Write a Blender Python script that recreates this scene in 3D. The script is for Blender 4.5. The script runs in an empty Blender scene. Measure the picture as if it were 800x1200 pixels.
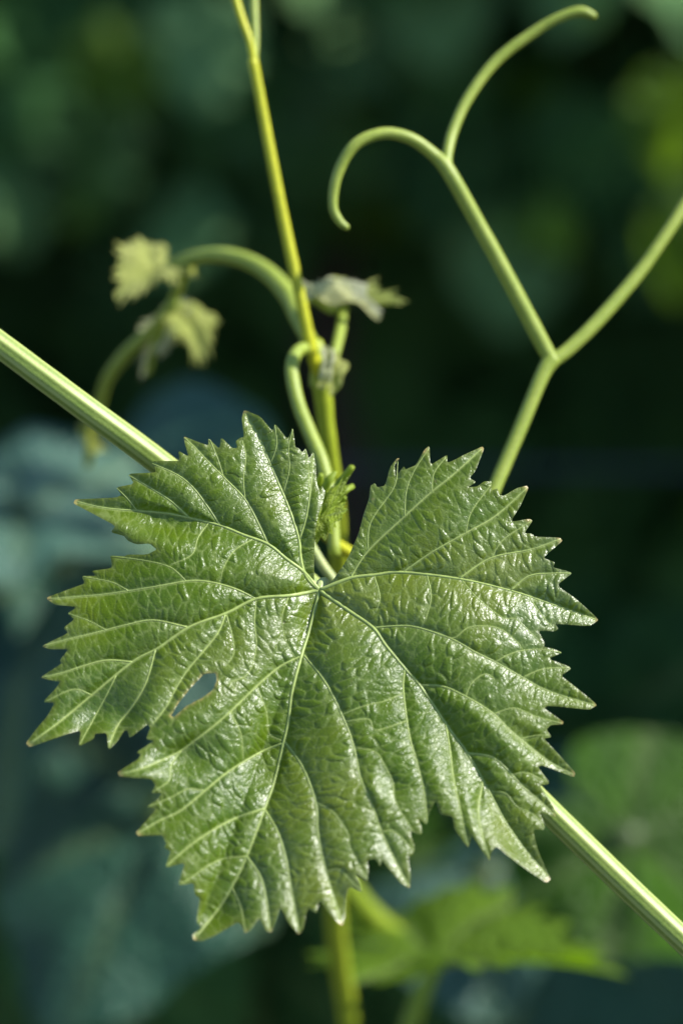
import bpy, math, random
import numpy as np
from mathutils import Vector, Matrix, noise
from mathutils.geometry import delaunay_2d_cdt

# ------------------------------------------------------------------ camera, world, sun, exposure
scn = bpy.context.scene
C = bpy.data.collections.new('vineyard'); scn.collection.children.link(C)
R = math.radians
W, D = 0.143, 0.60                       # width of the sharp plane (m) and its distance (m)
PITCH = R(19)
CAM = Vector((0, 0, 1.5))
FWD = Vector((0, math.cos(PITCH), -math.sin(PITCH)))
UPV = Vector((0, math.sin(PITCH), math.cos(PITCH)))
RGT = Vector((1, 0, 0))
cd = bpy.data.cameras.new('camera'); cam = bpy.data.objects.new('camera', cd); C.objects.link(cam)
cam.location = CAM; cam.rotation_euler = (math.pi/2-PITCH, 0, 0)
cd.sensor_fit = 'HORIZONTAL'; cd.sensor_width = 24; cd.lens = 24*D/W
cd.clip_start = 0.01; cd.clip_end = 2000
cd.dof.use_dof = True; cd.dof.focus_distance = D+0.003; cd.dof.aperture_fstop = 6.8
cd.dof.aperture_blades = 9
scn.camera = cam

SUN = Vector((0.69, 0.0, 0.72)).normalized()      # direction towards the sun
sun_el = math.asin(SUN.z); sun_az = math.atan2(SUN.x, SUN.y)
w = bpy.data.worlds.new('World'); scn.world = w; w.use_nodes = True
nt = w.node_tree; bg = nt.nodes['Background']
sky = nt.nodes.new('ShaderNodeTexSky'); sky.sky_type = 'NISHITA'; sky.sun_disc = False
sky.dust_density = 0.3; sky.ozone_density = 3.0
sky.sun_elevation = sun_el; sky.sun_rotation = sun_az
nt.links.new(sky.outputs[0], bg.inputs[0]); bg.inputs[1].default_value = 0.12
sl = bpy.data.lights.new('sun', 'SUN'); sl.energy = 5.0; sl.angle = R(0.5); sl.color = (1, 0.97, 0.93)
so = bpy.data.objects.new('sun', sl); C.objects.link(so)
so.rotation_euler = SUN.to_track_quat('Z', 'Y').to_euler()
so.location = (1, 1, 4)
scn.view_settings.view_transform = 'Standard'; scn.view_settings.look = 'None'
scn.view_settings.exposure = 0.95; scn.view_settings.gamma = 1
scn.cycles.use_denoising = True
scn.cycles.max_bounces = 8

# ------------------------------------------------------------------ helpers
K = W/D/800
def at(px, py, d=D):
    """the point d metres in front of the lens that the photograph shows at px, py"""
    return CAM + FWD*d + RGT*((px-400)*K*d) + UPV*((600-py)*K*d)
MM = W/800                                   # metres per photograph pixel in the sharp plane

def tag(o, label=None, cat=None, group=None, kind=None):
    if label: o['label'] = label
    if cat: o['category'] = cat
    if group: o['group'] = group
    if kind: o['kind'] = kind
    return o
def empty(name, loc, label, cat, group=None):
    o = bpy.data.objects.new(name, None); C.objects.link(o); o.location = loc
    o.empty_display_size = 0.01
    return tag(o, label, cat, group)
def link(name, me, mat=None, parent=None, mw=None):
    if mat is not None and not me.materials: me.materials.append(mat)
    o = bpy.data.objects.new(name, me); C.objects.link(o)
    if mw is not None: o.matrix_world = mw
    if parent is not None:
        o.parent = parent
        o.matrix_parent_inverse = parent.matrix_world.inverted() if parent.type != 'EMPTY' else Matrix.Translation(parent.location).inverted() @ Matrix.Identity(4)
    return o
def smooth(me):
    me.polygons.foreach_set('use_smooth', [True]*len(me.polygons)); return me
def mesh(name, v, f):
    me = bpy.data.meshes.new(name); me.from_pydata([tuple(p) for p in v], [], [tuple(q) for q in f]); me.update(); return smooth(me)

def spline(P, n=6):
    """Catmull-Rom through the rows of P (any dimension)"""
    P = np.asarray(P, float)
    if len(P) == 2:
        t = np.linspace(0, 1, n+1)[:, None]; return P[0]*(1-t)+P[1]*t
    Q = np.vstack([2*P[0]-P[1], P, 2*P[-1]-P[-2]]); out = []
    for i in range(1, len(Q)-2):
        p0, p1, p2, p3 = Q[i-1], Q[i], Q[i+1], Q[i+2]
        for k in range(n):
            t = k/n
            out.append(0.5*((2*p1)+(-p0+p2)*t+(2*p0-5*p1+4*p2-p3)*t*t+(-p0+3*p1-3*p2+p3)*t**3))
    out.append(Q[-2]); return np.array(out)

def tube_data(pts, rad, n=12, ribs=0, rib=0.0, cap=True, wob=0.0, twist=0.0):
    pts = [Vector(p) for p in pts]; m = len(pts)
    v, f = [], []
    t0 = (pts[1]-pts[0]).normalized()
    a = t0.cross(Vector((0.13, 1, 0.07))).normalized()
    for i, p in enumerate(pts):
        t = (pts[min(i+1, m-1)]-pts[max(i-1, 0)]).normalized()
        a = (a - t*a.dot(t)).normalized(); b = t.cross(a)
        for k in range(n):
            th = 2*math.pi*k/n
            r = rad[i]*(1+(rib*(0.5*math.cos(ribs*(th+twist*i/m))+0.3*math.cos((ribs*2-3)*th+1.3)) if ribs else 0))
            if wob: r *= 1+wob*noise.noise(p*260+Vector((math.cos(th), math.sin(th), 0))*0.7)
            v.append(p+(a*math.cos(th)+b*math.sin(th))*r)
    for i in range(m-1):
        for k in range(n):
            k2 = (k+1) % n
            f.append((i*n+k, i*n+k2, (i+1)*n+k2, (i+1)*n+k))
    if cap:
        v.append(pts[0]-(pts[1]-pts[0]).normalized()*rad[0]*0.5); c0 = len(v)-1
        v.append(pts[-1]+(pts[-1]-pts[-2]).normalized()*rad[-1]*0.6); c1 = len(v)-1
        for k in range(n):
            k2 = (k+1) % n
            f.append((c0, k2, k)); f.append((c1, (m-1)*n+k, (m-1)*n+k2))
    return v, f
def tube(name, pp, mat, parent, n=12, seg=6, **kw):
    """pp: rows of (px, py, depth, width in photograph pixels)"""
    S = spline(pp, seg)
    pts = [at(*s[:3]) for s in S]; rad = [max(0.5, s[3])*0.5*K*s[2] for s in S]
    v, f = tube_data(pts, rad, n, **kw)
    return link(name, mesh(name, v, f), mat, parent)

# ------------------------------------------------------------------ materials
def new_mat(name):
    m = bpy.data.materials.new(name); m.use_nodes = True; t = m.node_tree
    for n in list(t.nodes): t.nodes.remove(n)
    return m, t
def N(t, kind, **kw):
    n = t.nodes.new(kind)
    for k, v in kw.items(): setattr(n, k, v)
    return n
def ramp(t, fac, stops):
    r = N(t, 'ShaderNodeValToRGB'); e = r.color_ramp.elements
    e[0].position, e[0].color = stops[0][0], (*stops[0][1], 1)
    e[1].position, e[1].color = stops[-1][0], (*stops[-1][1], 1)
    for p, c in stops[1:-1]:
        x = e.new(p); x.color = (*c, 1)
    t.links.new(fac, r.inputs[0]); return r.outputs[0]
def mix(t, fac, a, b, mode='MIX'):
    m = N(t, 'ShaderNodeMix', data_type='RGBA', blend_type=mode)
    for s, x in ((0, fac), (6, a), (7, b)):
        if hasattr(x, 'links'): t.links.new(x, m.inputs[s])
        else: m.inputs[s].default_value = x if s == 0 else (*x, 1)
    return m.outputs[2]
def noise_tex(t, co, scale, detail=3, rough=0.55):
    n = N(t, 'ShaderNodeTexNoise'); n.inputs['Scale'].default_value = scale
    n.inputs['Detail'].default_value = detail; n.inputs['Roughness'].default_value = rough
    t.links.new(co, n.inputs['Vector']); return n.outputs[0]
def leaf_shader(t, col, tcol, rough, trans, bump=None, bump_d=0.0001, bump_s=0.5, ior=1.45, coat=0.0, spec=0.5, under=None):
    p = N(t, 'ShaderNodeBsdfPrincipled'); tr = N(t, 'ShaderNodeBsdfTranslucent')
    mx = N(t, 'ShaderNodeMixShader'); o = N(t, 'ShaderNodeOutputMaterial')
    t.links.new(col, p.inputs['Base Color']); t.links.new(tcol, tr.inputs['Color'])
    if hasattr(rough, 'links'): t.links.new(rough, p.inputs['Roughness'])
    else: p.inputs['Roughness'].default_value = rough
    p.inputs['IOR'].default_value = ior
    p.inputs['Specular IOR Level'].default_value = spec; p.inputs['Coat Weight'].default_value = coat; p.inputs['Coat Roughness'].default_value = 0.2
    mx.inputs[0].default_value = trans
    if bump is not None:
        b = N(t, 'ShaderNodeBump'); b.inputs['Distance'].default_value = bump_d; b.inputs['Strength'].default_value = bump_s
        t.links.new(bump, b.inputs['Height']); t.links.new(b.outputs[0], p.inputs['Normal'])
        if under is not None: t.links.new(under, b.inputs['Normal'])
        if coat: t.links.new(b.outputs[0], p.inputs['Coat Normal'])
    t.links.new(p.outputs[0], mx.inputs[1]); t.links.new(tr.outputs[0], mx.inputs[2]); t.links.new(mx.outputs[0], o.inputs[0])
    return p

def main_leaf_mat():
    m, t = new_mat('vine_leaf_blade')
    co = N(t, 'ShaderNodeTexCoord').outputs['Object']
    def attr(n): 
        a = N(t, 'ShaderNodeAttribute'); a.attribute_name = n; return a.outputs['Fac']
    n1 = noise_tex(t, co, 38, 5); n2 = noise_tex(t, co, 900, 3)
    base = ramp(t, n1, [(0.34, (0.066, 0.130, 0.003)), (0.5, (0.108, 0.170, 0.0015)), (0.64, (0.170, 0.212, 0.001))])
    base = mix(t, 0.35, base, ramp(t, n2, [(0.3, (0.045, 0.10, 0.005)), (0.7, (0.115, 0.19, 0.010))]))
    ed = attr('margin')
    base = mix(t, ed, base, (0.13, 0.17, 0.025))
    base = mix(t, attr('vein'), base, (0.30, 0.37, 0.11))
    base = mix(t, attr('tip'), base, (0.52, 0.40, 0.14))
    sp = N(t, 'ShaderNodeTexVoronoi', feature='F1'); sp.inputs['Scale'].default_value = 190; t.links.new(co, sp.inputs['Vector'])
    sm = N(t, 'ShaderNodeMapRange'); t.links.new(sp.outputs['Distance'], sm.inputs[0]); sm.inputs[1].default_value = 0.03; sm.inputs[2].default_value = 0.09; sm.inputs[3].default_value = 1; sm.inputs[4].default_value = 0
    sk = N(t, 'ShaderNodeMath', operation='MULTIPLY'); t.links.new(sm.outputs[0], sk.inputs[0])
    sg = N(t, 'ShaderNodeMapRange'); t.links.new(sp.outputs['Color'], sg.inputs[0]); sg.inputs[1].default_value = 0.62; sg.inputs[2].default_value = 0.8; sg.inputs[4].default_value = 0.6
    t.links.new(sg.outputs[0], sk.inputs[1]); base = mix(t, sk.outputs[0], base, (0.20, 0.17, 0.06))
    tcol = mix(t, 0.5, base, (0.20, 0.32, 0.006))
    # fine reticulate relief
    vo = N(t, 'ShaderNodeTexVoronoi', feature='DISTANCE_TO_EDGE'); vo.inputs['Scale'].default_value = 1150
    dn = noise_tex(t, co, 500, 2)
    vm = N(t, 'ShaderNodeVectorMath', operation='ADD'); t.links.new(co, vm.inputs[0])
    sc = N(t, 'ShaderNodeVectorMath', operation='SCALE'); sc.inputs['Scale'].default_value = 0.0012
    t.links.new(dn, sc.inputs[0]); t.links.new(sc.outputs[0], vm.inputs[1]); t.links.new(vm.outputs[0], vo.inputs['Vector'])
    mr = N(t, 'ShaderNodeMapRange'); mr.inputs[1].default_value = 0; mr.inputs[2].default_value = 0.2
    t.links.new(vo.outputs[0], mr.inputs[0])
    fine = mr.outputs[0]
    ad = N(t, 'ShaderNodeMath', operation='MULTIPLY_ADD'); t.links.new(noise_tex(t, co, 2100, 4, 0.65), ad.inputs[0]); ad.inputs[1].default_value = 1.6
    t.links.new(fine, ad.inputs[2])
    rr = N(t, 'ShaderNodeMapRange'); t.links.new(noise_tex(t, co, 120, 3), rr.inputs[0])
    rr.inputs[1].default_value = 0.3; rr.inputs[2].default_value = 0.7; rr.inputs[3].default_value = 0.29; rr.inputs[4].default_value = 0.43
    # narrow grooves between the cells
    g1 = N(t, 'ShaderNodeMath', operation='MULTIPLY_ADD'); t.links.new(noise_tex(t, co, 900, 2), g1.inputs[0]); g1.inputs[1].default_value = 0.8; t.links.new(attr('cell'), g1.inputs[2])
    g2 = N(t, 'ShaderNodeMapRange', interpolation_type='SMOOTHSTEP'); t.links.new(g1.outputs[0], g2.inputs[0]); g2.inputs[1].default_value = 0.3; g2.inputs[2].default_value = 3.4
    gb = N(t, 'ShaderNodeBump'); gb.inputs['Distance'].default_value = 0.00013; gb.inputs['Strength'].default_value = 0.65
    g3 = N(t, 'ShaderNodeMath', operation='MULTIPLY'); t.links.new(g2.outputs[0], g3.inputs[0]); t.links.new(attr('swell'), g3.inputs[1])
    t.links.new(g3.outputs[0], gb.inputs['Height'])
    pb = leaf_shader(t, base, tcol, rr.outputs[0], 0.42, ad.outputs[0], 0.00007, 0.55, 1.5, under=gb.outputs[0], coat=0.15, spec=0.6)
    gl = N(t, 'ShaderNodeMapRange'); t.links.new(noise_tex(t, co, 30, 5), gl.inputs[0])
    gl.inputs[1].default_value = 0.36; gl.inputs[2].default_value = 0.64; gl.inputs[3].default_value = 0.3; gl.inputs[4].default_value = 1.0
    t.links.new(gl.outputs[0], pb.inputs['Specular IOR Level'])
    return m
def vein_mat(name, c, tc):
    m, t = new_mat(name); co = N(t, 'ShaderNodeTexCoord').outputs['Object']
    n = noise_tex(t, co, 700, 3)
    b = ramp(t, n, [(0.3, tuple(x*0.8 for x in c)), (0.7, tuple(min(1, x*1.15) for x in c))])
    r = N(t, 'ShaderNodeRGB'); r.outputs[0].default_value = (*tc, 1)
    leaf_shader(t, b, r.outputs[0], 0.42, 0.3, n, 0.0001, 0.3)
    return m
def stem_mat(name, c1, c2, stripe=None, sss=0.25, rough=0.45):
    """green plant stem: mottled, a little light passing through it, pale hair-fine streaks along it"""
    m, t = new_mat(name); co = N(t, 'ShaderNodeTexCoord').outputs['Object']
    n = noise_tex(t, co, 220, 4); n2 = noise_tex(t, co, 1800, 2)
    b = ramp(t, n, [(0.3, c1), (0.7, c2)])
    b = mix(t, 0.25, b, ramp(t, n2, [(0.35, tuple(x*0.6 for x in c1)), (0.65, tuple(min(1, x*1.25) for x in c2))]))
    if stripe:
        a = N(t, 'ShaderNodeAttribute'); a.attribute_name = 'stripe'; b = mix(t, a.outputs['Fac'], b, stripe)
    p = N(t, 'ShaderNodeBsdfPrincipled'); o = N(t, 'ShaderNodeOutputMaterial')
    t.links.new(b, p.inputs['Base Color']); p.inputs['Roughness'].default_value = rough
    p.inputs['Specular IOR Level'].default_value = 0.3; p.inputs['Subsurface Weight'].default_value = sss; p.inputs['Subsurface Radius'].default_value = (1, 1, 0.2)
    p.inputs['Subsurface Scale'].default_value = 0.0025
    bp = N(t, 'ShaderNodeBump'); bp.inputs['Distance'].default_value = 0.0001; bp.inputs['Strength'].default_value = 0.5
    t.links.new(n2, bp.inputs['Height']); t.links.new(bp.outputs[0], p.inputs['Normal'])
    t.links.new(p.outputs[0], o.inputs[0]); return m
def far_leaf_mat(name, a, b, tr, trans=0.3, rough=0.42, spec=0.5):
    m, t = new_mat(name); co = N(t, 'ShaderNodeTexCoord').outputs['Object']
    oi = N(t, 'ShaderNodeObjectInfo').outputs['Random']
    n = noise_tex(t, co, 3.5, 4)
    base = ramp(t, n, [(0.3, a), (0.7, b)])
    base = mix(t, 0.5, base, ramp(t, oi, [(0, a), (1, b)]))
    v = N(t, 'ShaderNodeAttribute'); v.attribute_name = 'vein'
    base = mix(t, v.outputs['Fac'], base, (0.16, 0.22, 0.07))
    r = N(t, 'ShaderNodeRGB'); r.outputs[0].default_value = (*tr, 1)
    vt = noise_tex(t, co, 14, 3)
    leaf_shader(t, base, r.outputs[0], rough, trans, vt, 0.04, 0.5, 1.45, spec=spec)
    return m
M_BLADE = main_leaf_mat()
M_VEIN = vein_mat('vine_leaf_vein', (0.37, 0.46, 0.13), (0.4, 0.5, 0.08))
M_CANE = stem_mat('green_cane_bark', (0.13, 0.20, 0.03), (0.20, 0.26, 0.05), (0.33, 0.38, 0.12))
M_TENDRIL = stem_mat('pale_tendril', (0.18, 0.24, 0.03), (0.25, 0.30, 0.05))
M_OLIVE = stem_mat('olive_stem', (0.14, 0.20, 0.01), (0.20, 0.26, 0.02))
M_STEM = stem_mat('shoot_stem', (0.21, 0.27, 0.012), (0.29, 0.34, 0.02))
M_YELLOW = stem_mat('yellow_green_stem', (0.30, 0.32, 0.010), (0.42, 0.42, 0.015), sss=0.4)
M_GREEN = stem_mat('young_green_stem', (0.19, 0.25, 0.03), (0.26, 0.32, 0.05))
M_PETIOLE = stem_mat('pale_petiole', (0.25, 0.32, 0.11), (0.38, 0.42, 0.18))
M_YOUNG = far_leaf_mat('young_leaf', (0.34, 0.40, 0.07), (0.48, 0.50, 0.15), (0.5, 0.55, 0.08), 0.45, 0.6)
M_WOOLLY = far_leaf_mat('woolly_young_leaf', (0.44, 0.47, 0.26), (0.62, 0.62, 0.44), (0.6, 0.62, 0.3), 0.45, 0.7)
M_TUFT = far_leaf_mat('tuft_leaf', (0.22, 0.32, 0.02), (0.34, 0.42, 0.05), (0.4, 0.5, 0.02), 0.45, 0.5)
M_LOW = far_leaf_mat('lower_leaf', (0.07, 0.15, 0.008), (0.11, 0.19, 0.01), (0.16, 0.30, 0.004), 0.45, 0.6, 0.2)
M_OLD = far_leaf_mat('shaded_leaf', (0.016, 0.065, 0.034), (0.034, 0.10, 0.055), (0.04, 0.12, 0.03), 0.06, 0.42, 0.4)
M_BLUE = far_leaf_mat('sky_pale_leaf', (0.035, 0.095, 0.06), (0.06, 0.135, 0.09), (0.05, 0.12, 0.03), 0.06, 0.42, 0.4)  # paler copy of the shaded leaf, sky sheen put into its colour
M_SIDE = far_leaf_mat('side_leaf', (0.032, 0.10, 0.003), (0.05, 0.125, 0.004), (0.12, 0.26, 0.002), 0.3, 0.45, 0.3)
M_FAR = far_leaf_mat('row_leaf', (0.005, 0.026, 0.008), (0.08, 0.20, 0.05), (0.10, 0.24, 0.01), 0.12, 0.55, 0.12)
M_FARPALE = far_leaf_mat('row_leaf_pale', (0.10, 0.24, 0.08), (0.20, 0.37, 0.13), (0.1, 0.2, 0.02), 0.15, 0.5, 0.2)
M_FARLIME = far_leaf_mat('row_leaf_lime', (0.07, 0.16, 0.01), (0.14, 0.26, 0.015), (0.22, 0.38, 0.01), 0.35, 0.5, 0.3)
M_FARSHOOT = stem_mat('row_shoot', (0.04, 0.07, 0.015), (0.06, 0.09, 0.02), sss=0)

# ------------------------------------------------------------------ ground
def ground():
    me = bpy.data.meshes.new('ground'); n = 24; s = 400.0
    v, f = [], []
    xs = [math.copysign(abs(q)**3, q)*s for q in np.linspace(-1, 1, n)]
    for y in xs:
        for x in xs: v.append((x, y, 0.02*noise.noise(Vector((x*0.7, y*0.7, 0))) if abs(x) < 30 and abs(y) < 30 else 0))
    for j in range(n-1):
        for i in range(n-1): f.append((j*n+i, j*n+i+1, (j+1)*n+i+1, (j+1)*n+i))
    me.from_pydata(v, [], f); me.update(); smooth(me)
    m, t = new_mat('soil'); co = N(t, 'ShaderNodeTexCoord').outputs['Object']
    b = ramp(t, noise_tex(t, co, 6, 6, 0.65), [(0.3, (0.022, 0.018, 0.014)), (0.6, (0.045, 0.036, 0.027)), (0.75, (0.03, 0.045, 0.015))])
    p = N(t, 'ShaderNodeBsdfPrincipled'); o = N(t, 'ShaderNodeOutputMaterial')
    t.links.new(b, p.inputs['Base Color']); p.inputs['Roughness'].default_value = 0.95
    bp = N(t, 'ShaderNodeBump'); bp.inputs['Distance'].default_value = 0.03; t.links.new(noise_tex(t, co, 25, 5), bp.inputs['Height'])
    t.links.new(bp.outputs[0], p.inputs['Normal']); t.links.new(p.outputs[0], o.inputs[0])
    tag(link('ground', me, m), 'dark vineyard soil under the rows', None, None, 'structure')
ground()

# ------------------------------------------------------------------ the large leaf: outline and veins as measured
OUT = [(368,684),(368,654),(369,626),(372,607),(379,586),(381,576),(377,569),(374,574),(371,566),(370,545),(367,529),(362,537),(358,525),(354,530),(350,525),(346,524),(343,500),(337,515),(322,496),(319,505),(305,488),(286,480),(283,490),(286,512),(281,513),(276,517),(278,525),(272,525),(259,512),(257,526),(244,513),(244,522),(230,517),(215,511),(217,522),(221,535),(209,528),(210,540),(200,540),(178,540),(183,553),(175,554),(150,555),(157,567),(136,571),(142,580),(136,583),(115,584),(88,585),(86,590),(105,600),(135,616),(130,624),(145,628),(150,634),(160,638),(175,637),(184,644),(172,650),(150,650),(145,652),(129,651),(131,660),(130,666),(107,669),(112,675),(96,675),(99,684),(82,690),(55,700),
(56,703),(65,709),(87,711),(88,713),(79,719),(87,726),(74,736),(80,742),(49,757),(57,761),(80,761),(70,774),(72,778),(47,794),(57,797),(70,799),(67,805),(50,823),(64,824),(55,840),(42,855),(30,871),(35,876),(65,865),(77,861),(95,856),(92,875),(110,866),(111,860),(125,859),(127,879),(137,870),(145,857),(149,856),(152,865),(160,859),(173,849),(176,853),(171,866),(180,869),(175,872),(160,882),(165,884),(162,890),(138,905),(140,910),(155,912),(177,913),(182,920),(177,930),(190,930),(185,937),(172,946),(184,948),(159,976),(162,980),(187,979),(191,980),(195,990),(192,993),(200,998),(194,1015),(196,1017),(217,1011),(209,1036),(211,1038),(227,1035),(228,1049),(234,1053),(230,1080),(236,1088),(225,1096),(227,1102),(235,1104),(250,1098),(279,1081),(283,1085),(287,1094),(293,1091),(304,1076),(312,1092),(318,1093),(325,1075),(328,1064),(338,1082),(350,1096),(355,1090),(360,1065),(371,1071),(374,1055),(385,1070),(398,1084),(401,1085),(404,1075),(406,1050),(409,1040),(424,1046),(422,1035),(416,1025),(430,1033),(432,1020),(430,1008),(440,1007),(445,1016),(447,1008),(455,1018),(470,1036),(480,1042),(481,1025),(478,1005),(484,1001),(486,992),(480,975),(494,979),(494,970),(490,960),(500,967),(502,955),(510,938),
(515,955),(530,957),(532,972),(548,994),(551,987),(552,980),(560,990),(573,1010),(575,1000),(581,992),(597,1005),(620,1022),(640,1035),(645,1031),(640,1020),(630,997),(624,972),(637,973),(638,967),(632,952),(642,955),(651,958),(648,945),(632,921),(643,919),(642,915),(630,899),(635,897),(672,911),(674,906),(655,885),(642,871),(637,866),(646,864),(640,855),(645,850),(659,849),(660,846),(637,830),(642,827),(690,832),(699,827),(696,823),(670,802),(657,792),(669,784),(666,781),(642,772),(659,765),(647,760),(637,758),(638,754),(631,740),(635,739),(650,740),(654,737),(650,731),(690,734),(701,727),(697,722),(675,702),(652,686),(670,672),(667,670),(648,665),(650,659),(637,654),(640,650),(659,634),(656,630),(627,629),(622,625),(614,625),(624,610),(620,608),(602,611),(599,610),(610,592),(619,572),(617,569),(605,572),(590,581),(585,580),(583,572),(575,575),(576,564),(567,564),(559,570),(548,571),(558,565),(550,560),(557,552),(567,526),(565,523),(545,532),(530,540),(524,542),(524,533),(520,535),(504,545),(503,522),(497,527),(487,545),(482,547),(475,550),(473,546),(466,555),(464,557),(462,545),(468,537),(465,537),(457,547),(451,569),(442,571),(439,566),(434,569),(432,585),(426,602),(420,625),(407,655),(392,677),(382,689),(375,692)]
HOLE = [(242,786),(256,787),(257,797),(250,810),(235,820),(215,832),(201,844),(198,841),(207,827),(217,812),(229,799)]
# order 1: the main veins; 2: their side veins; 3: finer forks
VEINS = [
(1,[(374,692),(410,678),(440,674),(472,671),(540,679),(600,693),(640,706),(697,726)]),
(1,[(374,692),(407,715),(437,736),(452,757),(477,787),(492,804),(528,857),(548,884),(572,927),(592,964),(616,998),(641,1027)]),
(1,[(374,692),(371,706),(362,740),(352,772),(342,812),(338,845),(332,872),(322,914),(310,948),(289,1004),(271,1041),(254,1068),(230,1098)]),
(1,[(374,692),(340,698),(300,702),(265,719),(222,735),(185,760),(155,776),(107,815),(70,846),(36,871)]),
(1,[(374,692),(355,670),(335,655),(314,638),(285,627),(258,616),(222,607),(190,601),(127,596),(90,588)]),
(1,[(374,692),(358,676),(352,655),(350,633),(340,600),(326,566),(315,540),(302,510),(287,485)]),
(2,[(410,678),(430,647),(472,607),(505,577),(530,557),(564,526)]),
(3,[(431,645),(432,620),(440,602),(462,570),(466,541)]),
(3,[(474,606),(476,575),(486,550),(502,526)]),
(3,[(506,577),(508,555),(522,536)]),
(2,[(472,671),(505,648),(545,625),(580,605),(617,572)]),
(3,[(545,625),(552,600),(575,568)]),
(2,[(538,678),(575,654),(622,644),(656,632)]),
(3,[(575,654),(590,632),(622,611)]),
(2,[(598,692),(620,675),(648,672),(668,672)]),
(3,[(541,680),(558,700),(588,724),(603,725),(618,738),(632,752)]),
(3,[(500,739),(530,748),(550,735),(583,736),(605,752),(612,762)]),
(3,[(438,674),(445,700),(440,718)]),
(3,[(500,673),(505,700),(498,728)]),
(3,[(620,700),(632,718),(648,737)]),
(2,[(437,736),(462,734),(487,735),(527,748),(556,764),(580,776),(612,794),(642,810),(696,827)]),
(3,[(580,776),(602,765),(630,761),(657,765)]),
(3,[(612,794),(637,784),(667,783)]),
(2,[(492,803),(520,805),(550,819),(578,837),(598,857),(625,879),(643,893),(671,908)]),
(3,[(578,837),(602,830),(625,839),(658,848)]),
(3,[(545,817),(553,800),(568,790),(578,795)]),
(3,[(610,866),(628,862),(642,862)]),
(2,[(548,883),(575,887),(593,901),(612,922),(632,939),(650,957)]),
(3,[(600,908),(617,906),(640,917)]),
(3,[(575,928),(592,930),(605,945),(625,955),(637,970)]),
(2,[(474,784),(472,805),(475,835),(480,866),(487,890),(497,930),(500,964)]),
(2,[(522,850),(527,882),(531,914),(540,955),(548,992)]),
(2,[(565,917),(560,950),(565,980),(573,1008)]),
(2,[(356,768),(380,798),(400,837),(414,874),(422,912),(436,945),(447,976),(462,1008),(479,1040)]),
(3,[(416,876),(440,882),(450,897),(460,917),(463,940),(484,975)]),
(3,[(446,975),(462,975),(485,998)]),
(3,[(400,838),(425,828),(450,822),(473,812)]),
(3,[(404,846),(432,843),(440,856),(476,845)]),
(2,[(334,870),(355,900),(370,942),(372,973),(378,1007),(387,1040),(400,1082)]),
(3,[(370,941),(390,952),(407,977),(410,994),(430,1031)]),
(3,[(382,1022),(398,1020),(422,1044)]),
(2,[(310,949),(325,975),(335,1007),(340,1037),(350,1093)]),
(2,[(289,1004),(305,1028),(312,1056),(316,1091)]),
(3,[(272,1041),(282,1063),(287,1092)]),
(2,[(353,769),(327,782),(302,803),(270,834),(248,853),(227,869),(212,880),(192,890),(166,901),(141,907)]),
(2,[(332,871),(305,882),(267,905),(240,927),(212,950),(187,962),(161,977)]),
(2,[(310,948),(282,957),(260,967),(237,981),(217,996),(195,1015)]),
(3,[(289,1004),(265,1006),(245,1014),(228,1026),(211,1037)]),
(3,[(212,880),(200,898),(198,915),(178,929)]),
(3,[(240,927),(220,925),(200,935),(173,946)]),
(2,[(300,702),(275,690),(245,682),(220,681),(180,688),(127,696),(95,699),(58,702)]),
(3,[(218,681),(200,665),(170,657),(131,652)]),
(3,[(150,692),(130,682),(98,676)]),
(2,[(219,735),(180,727),(150,732),(115,741),(77,750),(51,757)]),
(3,[(125,739),(105,728),(80,719)]),
(2,[(155,776),(125,774),(100,780),(72,789),(49,794)]),
(3,[(108,815),(86,808),(52,823)]),
(2,[(264,720),(255,742),(235,767),(220,785),(207,805),(195,828),(178,850)]),
(3,[(265,720),(272,745),(274,765),(266,779)]),
(2,[(182,762),(171,800),(155,828),(138,850),(127,876)]),
(3,[(136,792),(122,820),(93,873)]),
(2,[(314,638),(302,612),(287,585),(265,562),(245,542),(228,524),(216,513)]),
(3,[(287,585),(285,560),(288,535),(284,517)]),
(3,[(262,560),(256,540),(246,515)]),
(2,[(258,616),(242,592),(225,570),(207,556),(178,543)]),
(2,[(222,607),(200,587),(178,573),(151,557)]),
(3,[(160,598),(150,585),(137,572)]),
(2,[(351,632),(359,605),(364,570),(367,531)]),
(3,[(332,577),(339,550),(338,525),(343,503)]),
(3,[(317,543),(324,522),(322,498)]),
(3,[(362,580),(361,550),(358,527)]),
(3,[(296,632),(275,645),(262,665),(258,683)]),
(3,[(245,612),(232,630),(225,650),(200,662)]),
(3,[(338,699),(330,725),(335,752),(345,770)]),
(3,[(300,703),(298,730),(300,760),(290,790),(268,800)]),
(3,[(270,834),(282,860),(285,890)]),
(3,[(300,804),(312,835),(315,860),(330,868)]),
]
J = np.array((374., 692.))

def seg_dist(P, A, B):
    """distance of every P to segment AB, and the foot's parameter"""
    d = B-A; L = (d**2).sum()+1e-9
    t = np.clip(((P-A)@d)/L, 0, 1)
    return np.sqrt(((P-A-t[:, None]*d)**2).sum(1)), t
def soft_outline(P, cut=0.13):
    P = np.array(P, float); Q = np.roll(P, -1, 0); out = np.empty((2*len(P), 2))
    out[0::2] = P+(Q-P)*cut; out[1::2] = P+(Q-P)*(1-cut)
    return out
def resample(P, step):
    out = []
    for a, b in zip(P, np.roll(P, -1, 0)):
        n = max(1, int(round(np.linalg.norm(b-a)/step)))
        for k in range(n): out.append(a+(b-a)*k/n)
    return np.array(out)
def inside(P, poly):
    x, y = P[:, 0], P[:, 1]; c = np.zeros(len(P), bool)
    for (x1, y1), (x2, y2) in zip(poly, np.roll(poly, -1, 0)):
        if y1 == y2: continue
        k = (y1 > y) != (y2 > y)
        c ^= k & (x < (x2-x1)*(y-y1)/(y2-y1)+x1)
    return c

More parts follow.
